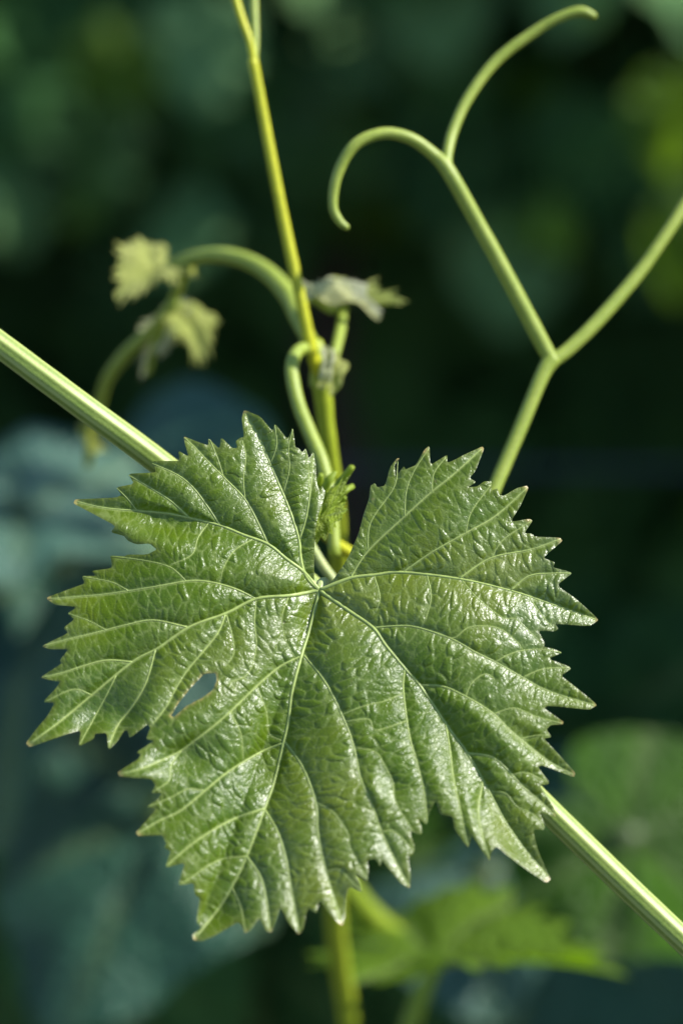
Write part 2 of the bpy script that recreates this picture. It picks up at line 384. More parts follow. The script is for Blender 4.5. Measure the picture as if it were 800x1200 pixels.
rng = np.random.default_rng(7); random.seed(7)
OUTL = resample(soft_outline(OUT), 2.0); HOL = soft_outline(HOLE, 0.16); HOL = HOL.mean(0)+(HOL-HOL.mean(0))*0.9+rng.normal(0, 0.5, HOL.shape); HOL = resample(HOL, 2.0)
VS = [(o, spline(p, 5)) for o, p in VEINS]
SEG = []                                     # order, a, b, taper along the vein
for o, p in VS:
    for i in range(len(p)-1): SEG.append((o, p[i], p[i+1], i/(len(p)-1)))

def vein_field(P):
    """distance to the nearest vein (any), to main, to main+side veins, and the direction of the nearest"""
    d1 = np.full(len(P), 1e9); d2 = d1.copy(); d3 = d1.copy(); ang = np.zeros(len(P)); dd = d1.copy()
    for o, a, b, s in SEG:
        d, t = seg_dist(P, a, b)
        if o == 1: d1 = np.minimum(d1, d)
        if o <= 2: d2 = np.minimum(d2, d)
        d3 = np.minimum(d3, d)
        e = d*(1 if o <= 2 else 4); k = e < dd
        dd = np.where(k, e, dd); ang = np.where(k, math.atan2(b[1]-a[1], b[0]-a[0]), ang)
    return d1, d2, d3, ang
# cells of the fine vein net, drawn out across the side veins
SP = 14.0
gx, gy = np.meshgrid(np.arange(15, 720, SP), np.arange(465, 1120, SP))
SEEDS = np.c_[gx.ravel(), gy.ravel()]+rng.uniform(-0.42*SP, 0.42*SP, (gx.size, 2))
_, _, _, SA = vein_field(SEEDS)
SA = SA+rng.normal(0, 0.14, len(SA)); SAMP = rng.uniform(0.15, 1.4, len(SEEDS))**1.5
SC, SS = np.cos(SA), np.sin(SA)
def net(P):
    f1 = np.empty(len(P)); f2 = f1.copy(); am = f1.copy()
    for i in range(0, len(P), 4000):
        q = P[i:i+4000]
        near = np.nonzero((SEEDS[:, 0] > q[:, 0].min()-50) & (SEEDS[:, 0] < q[:, 0].max()+50) & (SEEDS[:, 1] > q[:, 1].min()-50) & (SEEDS[:, 1] < q[:, 1].max()+50))[0]
        dx = q[:, None, 0]-SEEDS[None, near, 0]; dy = q[:, None, 1]-SEEDS[None, near, 1]
        u = dx*SC[near]+dy*SS[near]; v = (-dx*SS[near]+dy*SC[near])/2.5
        d = np.sqrt(u*u+v*v); k = np.argpartition(d, 1, axis=1)[:, :2]
        dd = np.take_along_axis(d, k, 1); o = np.argsort(dd, 1)
        dd = np.take_along_axis(dd, o, 1); k = np.take_along_axis(k, o, 1)
        f1[i:i+4000] = dd[:, 0]; f2[i:i+4000] = dd[:, 1]; am[i:i+4000] = SAMP[near][k[:, 0]]
    return f2-f1, am
def gauss(P, x, y, sx, sy=None, rot=0):
    sy = sy or sx; c, s = math.cos(R(rot)), math.sin(R(rot))
    dx, dy = P[:, 0]-x, P[:, 1]-y
    u, v = dx*c+dy*s, -dx*s+dy*c
    return np.exp(-(u/sx)**2-(v/sy)**2)
EDGE_SEGS = np.vstack([OUTL, HOL])
def edge_dist(P):
    out = np.empty(len(P))
    for i in range(0, len(P), 3000):
        q = P[i:i+3000]
        out[i:i+3000] = np.sqrt(((q[:, None, :]-EDGE_SEGS[None])**2).sum(2).min(1))
    return out
MID = spline(VEINS[2][1], 4)
def shape(P, full=True):
    """how far (in photograph pixels) the blade lies behind the sharp plane"""
    d1, d2, d3, ang = vein_field(P)
    rel = P-J
    # midrib line prolonged upwards through the sinus
    axis = np.array((-146., 408.)); axis /= np.linalg.norm(axis)
    s = rel[:, 0]*(-axis[1])+rel[:, 1]*axis[0]          # >0 on the left half
    t = rel@axis
    z = -0.34*rel[:, 1]                                  # upper part leans back
    aL, aR = np.maximum(s, 0), np.maximum(-s, 0)
    z += -46*(1-np.exp(-aL/85))+0.00042*aL**2            # left half rises towards us, then droops
    z += -40*(1-np.exp(-aR/110))+0.00036*aR**2
    z += -0.00010*np.maximum(t, 0)**2                    # the tip curls forward
    z += -8*(1-np.exp(-(d1/36)**1.3))                    # valleys along the main veins
    z += -3.0*(1-np.exp(-(d2/10)**1.25))
    z += -2.0*(1-np.exp(-(d3/7)**1.2))
    # lobes and tips turned up to the sky
    z += -8*gauss(P, 265, 1102, 34, 18, -28)-7*gauss(P, 170, 636, 52, 18, 8)
    # places where the blade twists, (x, y, extents, direction, slope to the right, slope upwards)
    flat = np.zeros(len(P))
    for x, y, sx, sy, rot, a, b in ((82,862,54,22,-36,0.7,0.36),(130,858,28,18,-50,0.6,0.35),(160,614,54,13,5,0.55,0.3),(190,898,48,22,-14,0.65,0.36),
                                    (246,1092,36,22,-40,0.5,0.36),(602,1008,58,22,52,0.45,0.4),(397,1070,14,34,-12,0.5,0.4),(448,922,18,16,0,0.7,0.4),
                                    (333,668,34,30,20,0.05,0.28),(372,575,12,46,0,0.15,0.25),(553,935,84,30,57,0.35,0.35),(600,862,64,13,38,0.4,0.35),(352,740,12,64,10,0.2,0.25),(303,925,16,50,15,0.2,0.25)):
        g = gauss(P, x, y, sx, sy, rot); flat = np.maximum(flat, g)
        z += g*(a*(P[:, 0]-x)-b*(P[:, 1]-y))
    z += 6*gauss(P, 225, 800, 60, 26, -45)
    # slow waves
    z += 4.0*np.sin(P[:, 0]/37+P[:, 1]/61)*np.sin(P[:, 1]/43-P[:, 0]/90)
    e, am = net(P)
    h = 1-np.exp(-(e/5.5)**1.3)
    fade = np.clip((d3-1.0)/4, 0, 1)
    am = am*np.clip(0.42+0.75*(P[:, 0]-150)/170, 0.42, 1)*(1-0.5*gauss(P, 480, 590, 80, 70))*(1-0.45*flat)
    z += -1.25*am*h*(0.35+0.65*fade)
    return z, d1, d2, d3, e, am
def leaf_point(P, z):
    d = D+z*MM
    return [at(p[0], p[1], q) for p, q in zip(P, d)]

def build_leaf():
    root = empty('vine_leaf', at(374, 692, D+0.01), 'large glossy green grape leaf with toothed edge and a torn slit, sharp in the centre', 'leaf')
    st = 1.55
    pts = []; r = 0
    y = 474.0
    while y < 1112:
        xs = np.arange(24+(st/2 if r % 2 else 0), 708, st); pts.append(np.c_[xs, np.full(len(xs), y)]); y += st*0.866; r += 1
    G = np.vstack(pts); G = G[inside(G, OUTL) & ~inside(G, HOL)]
    keep = edge_dist(G) > 1.0; G = G[keep]
    G += rng.uniform(-0.25, 0.25, G.shape)
    nO, nH = len(OUTL), len(HOL)
    P = np.vstack([OUTL, HOL, G])
    ed = [(i, (i+1) % nO) for i in range(nO)]+[(nO+i, nO+(i+1) % nH) for i in range(nH)]
    vv, ee, ff, _, _, _ = delaunay_2d_cdt([Vector((float(a), float(b))) for a, b in P], ed, [], 0, 1e-4)
    P = np.array([(a.x, a.y) for a in vv]); F = np.array(ff)
    cen = P[F].mean(1); F = F[inside(cen, OUTL) & ~inside(cen, HOL)]
    z, d1, d2, d3, e, am = shape(P)
    eb = edge_dist(P)
    z += 1.3*np.exp(-(eb/2.2))                            # rolled margin
    V = leaf_point(P, z); o = root.location
    F = F[:, ::-1]
    me = mesh('blade', [p-o for p in V], F)
    tips = []
    Q = np.array(OUT, float)
    for i in range(len(Q)):
        a, b = Q[i-2]-Q[i], Q[(i+2) % len(Q)]-Q[i]
        c = (a@b)/np.linalg.norm(a)/np.linalg.norm(b)
        cr = a[0]*b[1]-a[1]*b[0]
        if c > 0.25 and not inside((Q[i]+0.35*(a+b)/np.linalg.norm(a+b)*-4)[None], OUTL)[0]: tips.append(Q[i])
    tips = np.array(tips)
    td = np.full(len(P), 1e9)
    for q in tips: td = np.minimum(td, np.sqrt(((P-q)**2).sum(1)))
    def put(n, a):
        me.attributes.new(n, 'FLOAT', 'POINT').data.foreach_set('value', a.astype(np.float32))
    nz = 0.5+0.5*np.sin(P[:, 0]/23+np.sin(P[:, 1]/31))*np.sin(P[:, 1]/27)
    put('vein', np.clip(0.5*np.exp(-(e/0.9)**2)*(0.5+0.5*nz)+0.75*np.exp(-(d2/1.5)**2)+0.6*np.exp(-(d3/1.1)**2), 0, 0.9))
    put('cell', np.clip(e, 0, 20))
    put('swell', am)
    put('margin', np.clip(0.9*np.exp(-eb/2.0)+0.5*np.exp(-eb/7.0), 0, 0.9))
    hd = np.full(len(P), 1e9)
    for q in HOL: hd = np.minimum(hd, np.sqrt(((P-q)**2).sum(1)))
    put('tip', np.clip(np.maximum(1.1*np.exp(-(td/3.6)**2), 0.75*np.exp(-(hd/2.2)**2)*(0.6+0.4*np.sin(P[:, 0]*0.7))), 0, 0.85))
    link('blade', me, M_BLADE, root).location = o
    ob = C.objects[-1]
    for o2 in [x for x in root.children]:
        o2.matrix_parent_inverse = Matrix.Identity(4); o2.location = (0, 0, 0)
    # the pale veins stand a little proud in their grooves
    for order, p in VS:
        p = resample_open(p, 4.0)
        z, *_ = shape(p)
        r0, r1 = {1: (2.7, 0.75), 2: (1.25, 0.5), 3: (0.65, 0.38)}[order]
        n = len(p); tt = np.linspace(0, 1, n)
        rad = (r0*(1-tt)**1.0+r1*tt)*MM
        pts = [a-o for a in leaf_point(p, z+(0.3 if order == 1 else 0.0))]
        v, f = tube_data(pts, rad, 6)
        vo = link('vein', mesh('vein', v, f), M_VEIN, root); vo.matrix_parent_inverse = Matrix.Identity(4)
    # petiole, from the junction back to the cane
    z, *_ = shape(np.array([(374., 692.)]))
    d0 = D+float(z[0])*MM
    pet = [(370,700,d0+0.002,8),(374,691,d0+0.0012,11),(378,684,d0+0.004,14),(381,686,d0+0.010,15),(392,700,d0+0.016,16),(415,730,d0+0.020,17)]
    S = spline(pet, 6); v, f = tube_data([at(*q[:3])-o for q in S], [q[3]*0.5*MM for q in S], 14, ribs=5, rib=0.08)
    po = link('petiole', mesh('petiole', v, f), M_PETIOLE, root); po.matrix_parent_inverse = Matrix.Identity(4)
    return root
def resample_open(p, step):
    L = np.r_[0, np.cumsum(np.linalg.norm(np.diff(p, axis=0), axis=1))]
    n = max(3, int(L[-1]/step)+1); s = np.linspace(0, L[-1], n)
    return np.c_[np.interp(s, L, p[:, 0]), np.interp(s, L, p[:, 1])]
build_leaf()

# ------------------------------------------------------------------ the diagonal cane
def build_cane():
    pp = [(-60,360,0.613,31),(0,404,0.613,31),(90,471,0.613,31),(185,541,0.616,31),(290,626,0.620,32),(400,722,0.624,34),(430,748,0.624,38),(460,776,0.624,33),(560,870,0.620,31),(640,948,0.617,30),(720,1026,0.615,30),(800,1102,0.613,30),(880,1175,0.612,30)]
    pp = [(a, b, D+(c-D)*1.5, e) for a, b, c, e in pp]; S = spline(pp, 10); n = 64
    pts = [at(*s[:3]) for s in S]; rad = [s[3]*0.5*K*s[2] for s in S]
    v, f = tube_data(pts, rad, n, ribs=8, rib=0.035, wob=0.012)
    me = mesh('vine_cane', v, f)
    m = len(S); st = np.zeros(len(v), np.float32)
    for i in range(m):
        for k in range(n):
            th = 2*math.pi*k/n
            a = 0.5+0.5*math.cos(8*th+0.9*math.sin(3*th)+0.25*math.sin(i*0.11))
            st[i*n+k] = max(0, min(1, (a-0.35)*1.7))*0.9
    me.attributes.new('stripe', 'FLOAT', 'POINT').data.foreach_set('value', st)
    tag(link('vine_cane', me, M_CANE), 'thick ribbed pale green cane running diagonally behind the large sharp leaf', 'cane')
build_cane()

# ------------------------------------------------------------------ forked tendril
def build_tendril():
    root = empty('tendril', at(520, 700, 0.628), 'pale green forked tendril with one arm curled into a hook, right of the shoot', 'tendril')
    T = lambda n_, pp, *a, **k: tube(n_, [(q[0], q[1], D+(q[2]-D)*1.5, q[3]*0.84) for q in pp], *a, **k)
    T('stem', [(480,800,0.622,20),(530,690,0.628,21),(578,575,0.634,20),(610,500,0.637,20),(635,440,0.639,21),(647,420,0.640,25)], M_TENDRIL, root, 16, wob=0.03)
    T('branch', [(647,424,0.640,20),(636,404,0.640,22),(597,330,0.639,22),(560,262,0.638,21),(535,217,0.637,21),(521,194,0.637,21),(508,181,0.637,18),(481,162,0.636,17),(448,156,0.635,16.5),(415,170,0.634,16),(395,205,0.634,15),(390,240,0.634,13),(397,258,0.634,12),(407,267,0.634,9)], M_TENDRIL, root, 16, wob=0.03)
    T('branch', [(524,196,0.638,15),(524,180,0.639,15),(531,152,0.641,15),(548,115,0.643,15),(580,72,0.645,15.5),(624,38,0.646,15),(655,20,0.646,14),(680,13,0.646,15),(697,19,0.646,10)], M_TENDRIL, root, 16, wob=0.03)
    T('branch', [(645,424,0.640,20),(665,410,0.641,19),(700,376,0.643,19),(745,324,0.646,18),(775,282,0.648,17),(800,243,0.650,17),(850,160,0.655,16)], M_TENDRIL, root, 16, wob=0.03)
build_tendril()

# ------------------------------------------------------------------ simple grape leaves (young ones, and those out of focus)
def leaf_mesh(name, na=72, nr=6, teeth=5, fold=0.25, curl=0.25, wave=0.06, lobe=0.25, seed=0, amp=0.09, sinus=0.5, back=0.55):
    """blade of unit length: base at the origin, tip at -Y, upper face +Z"""
    rn = random.Random(seed)
    ph = [rn.uniform(0, 6.28) for _ in range(6)]
    v = [(0, 0, 0)]; vein = [0.0]; f = []
    lob = [(-2.05, back), (-1.05, 0.82), (0, 1.0), (1.05, 0.82), (2.05, back)]
    lob = [(a+rn.uniform(-0.06, 0.06), h*rn.uniform(0.93, 1.07)) for a, h in lob]
    for j in range(1, nr+1):
        q = (j/nr)
        for i in range(na):
            th = -math.pi+2*math.pi*(i+0.5)/na
            r = 0.0
            for a, h in lob: r = max(r, h*(1-lobe*min(1, abs(th-a)/0.55)**1.3))
            r *= min(1, (math.pi-abs(th))/sinus)**0.35*0.9+0.1
            saw = (th*teeth*1.9+ph[0]) % 1.0
            r *= 1+amp*(abs(saw*2-1)-0.5)*(1 if q > 0.99 else 0.25*q)
            r *= q
            x, y = r*math.sin(th), -r*math.cos(th)
            dmin = min(abs(math.atan2(math.sin(th-a), math.cos(th-a))) for a, h in lob)*r
            z = fold*abs(x)*(1-0.4*abs(x))-curl*(r**2)*0.8+0.05*min(1, dmin/0.12)
            z += wave*math.sin(3*th+ph[1])*r+wave*0.7*math.sin(7*th+ph[2])*r*r+wave*0.5*math.sin(9*x+ph[3])*math.sin(8*y+ph[4])
            v.append((x, y, z)); vein.append(math.exp(-(dmin/0.022)**2)*0.8*min(1, r/0.3))
    for i in range(na-1 if sinus > 0 else na):
        f.append((0, 1+i, 1+(i+1) % na))
    for j in range(nr-1):
        for i in range(na-1):
            a, b = 1+j*na+i, 1+j*na+i+1
            f.append((a, a+na, b+na, b))
    me = mesh(name, v, f)
    me.attributes.new('vein', 'FLOAT', 'POINT').data.foreach_set('value', np.array(vein, np.float32))
    return me
def frame(base, tip_dir, normal, size):
    y = -Vector(tip_dir).normalized(); z = Vector(normal); z = (z-y*z.dot(y)).normalized(); x = y.cross(z)
    m = Matrix((x, y, z)).transposed().to_4x4()
    return Matrix.Translation(base) @ m @ Matrix.Scale(size, 4)
def px_leaf(name, me, mat, parent, a, b, d1, d2, normal, scale=1.0):
    """leaf blade whose base and tip stand where the photograph shows them"""
    p, q = at(a[0], a[1], d1), at(b[0], b[1], d2)
    n = RGT*normal[0]+UPV*normal[1]-FWD*normal[2]
    mw = frame(p, q-p, n, (q-p).length*scale)
    o = bpy.data.objects.new(name, me); C.objects.link(o)
    if not me.materials: me.materials.append(mat)
    if parent is not None:
        o.parent = parent; o.matrix_local = Matrix.Translation(-parent.location) @ mw
    else: o.matrix_world = mw
    return o

# ------------------------------------------------------------------ slender shoot with its unfolding leaves
def build_shoot():
    root = empty('vine_shoot', at(404, 1230, 0.72), 'upright young shoot with a drooping tip of small unfolding leaves, behind the large leaf', 'shoot')
    far = lambda d: D+(d-D)*1.8
    T = lambda n_, pp, *a, **k: tube(n_, [(q[0], q[1], far(q[2]), q[3]) for q in pp], *a, **k)
    L = lambda n_, me, mt, pr, a, b, d1, d2, *r: px_leaf(n_, me, mt, pr, a, b, far(d1), far(d2), *r)
    T('stem', [(416,1290,0.735,24),(409,1200,0.73,24),(398,1130,0.72,24),(392,1060,0.71,24),(391,900,0.69,24),(395,760,0.67,23),(397,660,0.66,21),(394,590,0.652,20),(386,530,0.648,20),(380,480,0.646,21),(377,445,0.645,24),(375,425,0.645,24),(369,400,0.645,17)], M_STEM, root, 16, wob=0.05)
    # thin leader that forks at the top
    T('leader', [(374,436,0.644,15),(366,415,0.643,14),(352,350,0.642,14),(333,262,0.642,13),(315,170,0.642,12.5),(303,105,0.642,12),(296,70,0.642,13)], M_YELLOW, root, 14, wob=0.03)
    T('leader_fork', [(297,80,0.642,9),(293,50,0.642,9),(281,15,0.643,9.5),(268,-30,0.645,9.5)], M_YELLOW, root, 12)
    T('leader_fork', [(297,80,0.642,9),(299,50,0.643,9),(298,10,0.645,9.5),(296,-40,0.648,9.5)], M_TENDRIL, root, 12)
    # drooping tip
    T('shoot_tip', [(372,425,0.648,15),(362,398,0.652,18),(350,372,0.656,21),(336,343,0.66,22),(306,314,0.664,20),(264,299,0.668,18),(222,303,0.672,16),(190,318,0.675,13)], M_GREEN, root, 16, wob=0.04)
    T('petiole', [(219,308,0.672,12),(208,340,0.676,12),(195,371,0.68,11),(180,408,0.684,10),(172,438,0.686,7)], M_GREEN, root, 12)
    T('petiole', [(205,352,0.677,13),(183,382,0.682,16),(150,412,0.688,16),(128,440,0.692,14),(119,462,0.695,12),(109,500,0.70,14),(103,545,0.705,10)], M_GREEN, root, 12)
    T('petiole', [(368,412,0.644,14),(355,408,0.642,14),(345,417,0.640,15),(342,437,0.638,16),(349,472,0.636,16),(363,508,0.634,16.5),(378,545,0.632,17),(388,590,0.630,16),(392,650,0.628,15)], M_GREEN, root, 16, wob=0.03)
    T('petiole', [(352,338,0.652,9),(370,350,0.654,11),(386,362,0.656,11),(398,362,0.658,10)], M_GREEN, root, 12)
    T('petiole', [(384,440,0.648,12),(392,415,0.650,12),(399,385,0.654,12),(402,362,0.657,11)], M_GREEN, root, 12)
    T('petiole', [(372,618,0.636,13),(392,636,0.638,13),(415,652,0.640,14),(445,680,0.642,14)], M_YELLOW, root, 12)
    T('petiole', [(362,636,0.626,12),(376,660,0.626,12),(392,682,0.626,12),(410,706,0.625,12)], M_PETIOLE, root, 12)
    # nodes and bracts
    T('node', [(372,455,0.646,20),(378,438,0.646,29),(380,424,0.646,27),(379,410,0.646,14)], M_GREEN, root, 14, wob=0.08)
    Bt = leaf_mesh('bract', na=40, nr=5, teeth=3, fold=0.8, curl=0.8, wave=0.15, lobe=0.3, seed=5, amp=0.3)
    Bt2 = leaf_mesh('bract', na=40, nr=5, teeth=3, fold=0.8, curl=0.5, wave=0.15, lobe=0.3, seed=6, amp=0.3)
    L('bract', Bt, M_WOOLLY, root, (382,428), (384,388), 0.640, 0.641, (0.3, 0.2, 1), 0.85).scale.x *= 0.35
    L('bract', Bt2, M_YOUNG, root, (386,440), (396,405), 0.641, 0.642, (0.7, 0.2, 1), 1.0).scale.x *= 0.5
    kw = dict(na=96, nr=8, teeth=5, amp=0.42, sinus=0.9)
    A = leaf_mesh('young_leaf', fold=0.9, curl=0.4, wave=0.14, lobe=0.25, seed=3, **kw)
    B = leaf_mesh('young_leaf', fold=0.9, curl=0.9, wave=0.14, lobe=0.25, seed=8, **kw)
    Cc = leaf_mesh('young_leaf', fold=0.35, curl=0.1, wave=0.12, lobe=0.5, seed=11, **kw)
    Wl = leaf_mesh('young_leaf', fold=0.9, curl=0.3, wave=0.2, lobe=0.5, seed=15, **kw)
    Wl2 = Wl.copy(); Wl2.materials.clear(); Wl2.materials.append(M_WOOLLY)
    L('young_leaf', A, M_YOUNG, root, (180,318), (130,336), 0.675, 0.668, (-0.2, 0.5, 1), 0.8)
    L('young_leaf', B, M_YOUNG, root, (216,374), (262,416), 0.680, 0.676, (0.3, 0.9, 0.8), 0.64)
    L('young_leaf', Wl, M_WOOLLY, root, (210,378), (140,458), 0.684, 0.688, (0.5, 0.6, 0.4), 0.75).scale.x *= 0.35
    L('young_leaf', Cc, M_YOUNG, root, (388,358), (480,344), 0.656, 0.662, (0.0, 1.0, 0.12), 0.9).scale.x *= 0.4
    L('young_leaf', Wl2, M_WOOLLY, root, (378,352), (446,350), 0.652, 0.654, (-0.2, 0.9, 0.5), 1.0).scale.x *= 0.34
    L('young_leaf', B, M_YOUNG, root, (107,505), (102,548), 0.70, 0.705, (-0.5, 0.3, 1), 0.7).scale.x *= 0.4
    TL = leaf_mesh('tuft_leaf', na=96, nr=8, teeth=2, amp=0.35, sinus=0.9, fold=0.4, curl=0.2, wave=0.12, lobe=0.3, seed=31)
    px_leaf('tuft_leaf', TL, M_TUFT, root, (376,606), (410,554), 0.614, 0.618, (0.7, 0.5, 0.6), 0.9).scale.x *= 0.42
    # tuft of tiny leaf points in the gap of the large leaf
    for p in ([(372,612,10),(384,590,13),(398,566,11),(413,547,7)], [(376,606,9),(392,588,10),(404,575,9),(413,570,7)], [(370,600,12),(378,578,13),(386,562,9),(393,553,4)],
              [(368,590,12),(372,570,12),(376,556,5)], [(374,604,12),(386,585,14),(396,574,11),(401,560,4)], [(378,610,8),(392,598,9),(404,583,5)]):
        T('tuft_leaf', [(x, y, 0.618+0.002*random.random(), wd) for x, y, wd in p], M_TUFT, root, 10, wob=0.35)
build_shoot()

# ------------------------------------------------------------------ soft green leaf below
def build_low_leaf():
    root = empty('vine_leaf', at(488, 1118, 0.88), 'blurred bright green leaf held flat below the large sharp leaf', 'leaf')
    me = leaf_mesh('blade', na=120, nr=8, teeth=2.3, fold=0.22, curl=0.06, wave=0.06, lobe=0.3, seed=21, amp=0.28, back=0.2)
    px_leaf('blade', me, M_LOW, root, (508,1120), (722,1118), 0.86, 0.85, (-0.1, 1.0, 0.16), 1.0)
    tube('petiole', [(515,1114,0.884,9),(510,1130,0.884,15),(494,1165,0.88,20),(478,1210,0.88,22),(462,1260,0.88,22)], M_OLIVE, root, 12)
    tube('stem', [(385,1000,0.86,28),(415,1052,0.868,30),(445,1084,0.876,30),(480,1108,0.884,26),(520,1122,0.89,18),(560,1124,0.893,8)], M_OLIVE, root, 12, wob=0.1)
build_low_leaf()

# ------------------------------------------------------------------ trellis wire
def build_wire():
    a, b = at(-900, 546, 1.9), at(1700, 548, 1.9)
    S = spline([tuple(a), tuple((a+b)/2-Vector((0, 0, 0.002))), tuple(b)], 12)
    v, f = tube_data(S, [0.0024]*len(S), 10)
    m, t = new_mat('galvanised_wire'); co = N(t, 'ShaderNodeTexCoord').outputs['Object']
    p = N(t, 'ShaderNodeBsdfPrincipled'); o = N(t, 'ShaderNodeOutputMaterial')
    t.links.new(ramp(t, noise_tex(t, co, 300, 3), [(0.3, (0.05, 0.055, 0.07)), (0.7, (0.10, 0.11, 0.13))]), p.inputs['Base Color'])
    p.inputs['Metallic'].default_value = 0.6; p.inputs['Roughness'].default_value = 0.5; t.links.new(p.outputs[0], o.inputs[0])
    tag(link('trellis_wire', mesh('trellis_wire', v, f), m), 'thin grey trellis wire stretched level across the dark background', 'wire')
build_wire()

# ------------------------------------------------------------------ the next row of vines
FARV = [leaf_mesh('leaf', na=48, nr=4, teeth=4, fold=random.uniform(0.1, 0.4), curl=random.uniform(0.1, 0.45), wave=0.07, seed=40+i, amp=0.12, lobe=0.22) for i in range(6)]
FARV = FARV+[x.copy() for x in FARV]+[x.copy() for x in FARV[:3]]
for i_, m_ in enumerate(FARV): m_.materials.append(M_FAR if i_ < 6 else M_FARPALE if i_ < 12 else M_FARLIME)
PET = mesh('petiole', *tube_data([Vector(q) for q in spline([(0, 0, 0), (0, 0.2, -0.1), (0.05, 0.45, -0.3), (0.05, 0.6, -0.6)], 3)], [0.009]*10, 6)); PET.materials.append(M_FARSHOOT)
def row_leaf(parent, base, tip, nrm, size, i, name='leaf'):
    o = bpy.data.objects.new(name, FARV[i]); C.objects.link(o); o.parent = parent
    o.matrix_local = Matrix.Translation(-parent.location) @ frame(base, tip, nrm, size)
    p = bpy.data.objects.new('petiole', PET); C.objects.link(p); p.parent = o
    return o
def in_view(p, margin):
    r = p-CAM; d = r.dot(FWD)
    return abs(r.dot(RGT)/d/K) < 400+margin and abs(r.dot(UPV)/d/K) < 600+margin
def build_row():
    rn = random.Random(12)
    labels = ['blurred grapevine filling the top left of the dark background',
              'blurred grapevine in the dark background behind the tip of the young shoot',
              'blurred grapevine filling the top right of the dark background behind the forked tendril']
    m, t = new_mat('vine_bark'); co = N(t, 'ShaderNodeTexCoord').outputs['Object']
    p = N(t, 'ShaderNodeBsdfPrincipled'); o = N(t, 'ShaderNodeOutputMaterial')
    t.links.new(ramp(t, noise_tex(t, co, 30, 5), [(0.3, (0.02, 0.016, 0.012)), (0.7, (0.05, 0.038, 0.03))]), p.inputs['Base Color'])
    p.inputs['Roughness'].default_value = 0.9; t.links.new(p.outputs[0], o.inputs[0])
    Y0 = 2.95
    I4 = Matrix.Identity(4)
    for k, x0 in enumerate((-0.75, 0.0, 0.75)):
        root = empty('grapevine', Vector((x0, Y0+0.15, 0)), labels[k], 'grapevine', 'vines of the next row')
        q = [(0, 0.3, 0), (0.03, 0.32, 0.25), (-0.02, 0.3, 0.5), (0.01, 0.2, 0.82)]
        v, f = tube_data(spline(q, 6), [0.03]*19, 12, wob=0.3); link('trunk', mesh('trunk', v, f), m, root).matrix_parent_inverse = I4
        q = [(-0.38, 0.2, 0.84), (-0.1, 0.21, 0.83), (0.1, 0.19, 0.83), (0.38, 0.2, 0.84)]
        v, f = tube_data(spline(q, 6), [0.012]*19, 10, wob=0.2); link('cordon', mesh('cordon', v, f), m, root).matrix_parent_inverse = I4
        for s in range(5):
            xs = -0.3+0.15*s
            q = [(xs, 0.2, 0.84), (xs+rn.uniform(-0.05, 0.05), rn.uniform(-0.1, 0.1), 1.1), (xs+rn.uniform(-0.1, 0.1), rn.uniform(-0.15, 0.15), 1.5), (xs+rn.uniform(-0.15, 0.15), rn.uniform(-0.15, 0.15), 1.9)]
            v, f = tube_data(spline(q, 6), [0.005]*19, 8); link('shoot', mesh('shoot', v, f), M_FARSHOOT, root).matrix_parent_inverse = I4
        big_v, big_f = [], []
        n = 0
        for c in range(2200):
            u = rn.uniform(-0.375, 0.375)
            if k != 1 and rn.random() < 0.6: u += (1 if k == 2 else -1)*rn.random()*1.6
            x = x0+u
            if c < 300: y, zz = Y0-0.15+rn.random()*0.95, 0.80+rn.random()*0.38-0.14*rn.random()**3
            elif c < 1150: y, zz = Y0-0.1+rn.random()*0.95, 1.15+rn.random()*0.8  # dense canopy above the view, extra leaves added to shade those below
            else: y, zz = Y0+0.75+rn.random()*0.6, rn.uniform(0.0, 1.2)
            b = Vector((x, y, zz))
            tip = Vector((rn.gauss(-0.1, 0.5), rn.gauss(-0.25, 0.3), -1)); nrm = Vector((rn.gauss(-0.08, 0.5), -1, rn.gauss(0.5, 0.4)))
            size = rn.uniform(0.055, 0.095)
            if c < 300 and y < Y0+0.3 and in_view(b, 60) and n < 95:
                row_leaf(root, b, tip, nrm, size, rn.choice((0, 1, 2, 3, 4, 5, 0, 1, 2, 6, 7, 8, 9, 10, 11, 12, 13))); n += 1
            else:
                mw = frame(b-root.location, tip, nrm, size*1.25); src = FARV[rn.randrange(6)]; o0 = len(big_v)
                big_v += [mw @ vt.co for vt in src.vertices]; big_f += [[o0+i for i in pl.vertices] for pl in src.polygons]
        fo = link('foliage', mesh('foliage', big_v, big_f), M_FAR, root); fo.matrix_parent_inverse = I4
        fo['kind'] = 'stuff'
build_row()

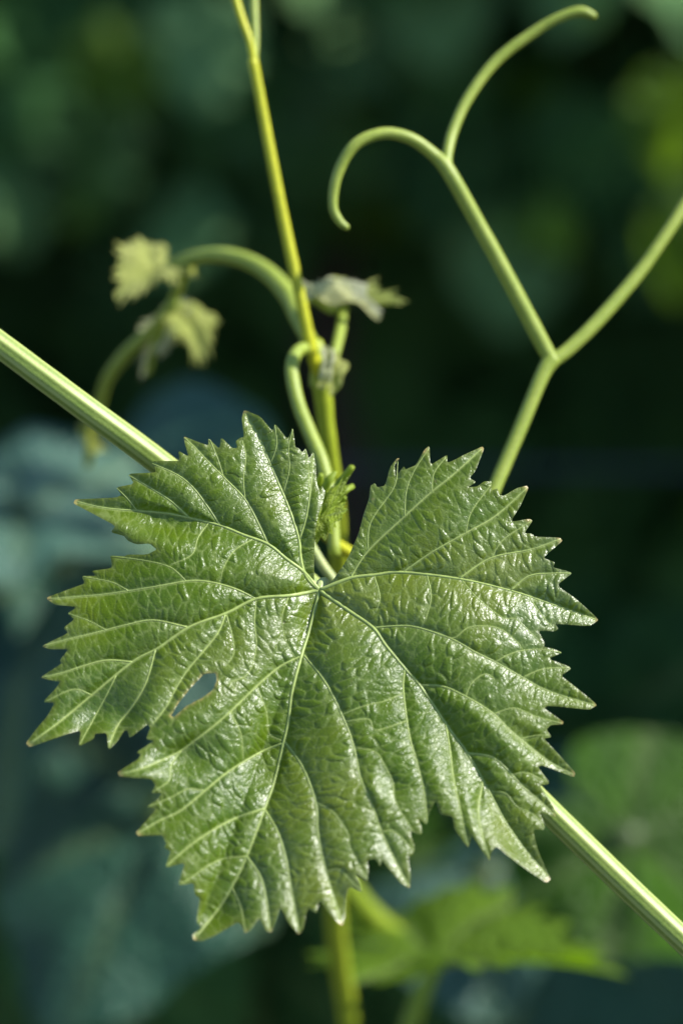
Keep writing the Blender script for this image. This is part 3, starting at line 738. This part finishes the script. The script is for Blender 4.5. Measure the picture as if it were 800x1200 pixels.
# ------------------------------------------------------------------ nearer, larger leaves of the background that can be told apart
def build_own_row():
    """the neighbouring vine of the same row: its lower leaves close the view at the bottom, its upper ones, out of view at the right, are added to shade them"""
    rn = random.Random(5); I4 = Matrix.Identity(4)
    root = empty('grapevine', Vector((0.35, 1.7, 0)), 'shaded grapevine closest to the sharp leaf, seen at the bottom and right edges', 'grapevine')
    m = bpy.data.materials['vine_bark']
    v, f = tube_data(spline([(0, 0, 0), (0.02, 0.02, 0.3), (-0.02, 0.01, 0.62)], 8), [0.028]*17, 12, wob=0.3)
    link('trunk', mesh('trunk', v, f), m, root).matrix_parent_inverse = I4
    v, f = tube_data(spline([(-0.8, 0, 0.62), (-0.2, 0.01, 0.61), (0.2, -0.01, 0.61), (0.8, 0, 0.62)], 6), [0.012]*19, 10, wob=0.2)
    link('cordon', mesh('cordon', v, f), m, root).matrix_parent_inverse = I4
    big_v, big_f = [], []
    for c in range(1500):
        if c < 600: b = Vector((rn.uniform(-0.5, 1.1), rn.uniform(1.42, 1.95), rn.uniform(0.35, 0.74)))
        else: b = Vector((0.36+rn.random()*0.9, rn.uniform(1.1, 2.0), rn.uniform(0.5, 1.9)))  # unseen foliage at the right, added to shade the leaves in view
        tip = Vector((rn.gauss(-0.1, 0.5), rn.gauss(-0.25, 0.3), -1)); nrm = Vector((rn.gauss(-0.3, 0.4), -1, rn.gauss(0.4, 0.3)))
        mw = frame(b-root.location, tip, nrm, rn.uniform(0.06, 0.10)); src = FARV[rn.randrange(6)]; o0 = len(big_v)
        big_v += [mw @ vt.co for vt in src.vertices]; big_f += [[o0+i for i in pl.vertices] for pl in src.polygons]
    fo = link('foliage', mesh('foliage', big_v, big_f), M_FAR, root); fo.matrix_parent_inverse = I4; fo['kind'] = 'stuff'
    for px, py, d, k in ((790,190,2.3,12),(815,340,2.2,13),(20,1150,1.5,2),(150,1185,1.45,4),(300,1160,1.5,0),(440,1190,1.5,3),(690,1190,1.5,5),(330,1060,1.6,1),(780,1150,1.45,1),(228,810,1.35,6),(700,905,1.5,1),(560,1060,1.45,8),(480,1050,1.4,3),(640,1100,1.4,2),(120,1010,1.4,4),(760,1040,1.5,0)):
        row_leaf(root, at(px, py-60, d), Vector((rn.gauss(0, 0.3), -0.2, -1)), Vector((-0.4, -1, 0.35)), 0.05 if d > 2 else 0.085, k)
build_own_row()
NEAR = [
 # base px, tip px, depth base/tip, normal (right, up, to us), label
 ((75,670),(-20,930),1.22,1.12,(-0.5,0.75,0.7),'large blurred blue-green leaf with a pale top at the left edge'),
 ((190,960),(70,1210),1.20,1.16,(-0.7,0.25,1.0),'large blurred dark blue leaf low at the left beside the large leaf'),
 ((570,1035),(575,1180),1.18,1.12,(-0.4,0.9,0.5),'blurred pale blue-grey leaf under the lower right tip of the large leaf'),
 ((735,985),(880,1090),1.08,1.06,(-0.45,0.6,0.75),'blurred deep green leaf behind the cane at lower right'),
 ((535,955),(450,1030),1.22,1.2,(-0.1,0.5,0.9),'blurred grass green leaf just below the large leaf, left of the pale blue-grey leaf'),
 ((20,610),(215,640),1.16,1.14,(-0.3,1.0,0.4),'blurred pale grey-blue leaf lying flat under the cane at the left edge'),  # added flat leaf, stands in for sky sheen on the left leaf
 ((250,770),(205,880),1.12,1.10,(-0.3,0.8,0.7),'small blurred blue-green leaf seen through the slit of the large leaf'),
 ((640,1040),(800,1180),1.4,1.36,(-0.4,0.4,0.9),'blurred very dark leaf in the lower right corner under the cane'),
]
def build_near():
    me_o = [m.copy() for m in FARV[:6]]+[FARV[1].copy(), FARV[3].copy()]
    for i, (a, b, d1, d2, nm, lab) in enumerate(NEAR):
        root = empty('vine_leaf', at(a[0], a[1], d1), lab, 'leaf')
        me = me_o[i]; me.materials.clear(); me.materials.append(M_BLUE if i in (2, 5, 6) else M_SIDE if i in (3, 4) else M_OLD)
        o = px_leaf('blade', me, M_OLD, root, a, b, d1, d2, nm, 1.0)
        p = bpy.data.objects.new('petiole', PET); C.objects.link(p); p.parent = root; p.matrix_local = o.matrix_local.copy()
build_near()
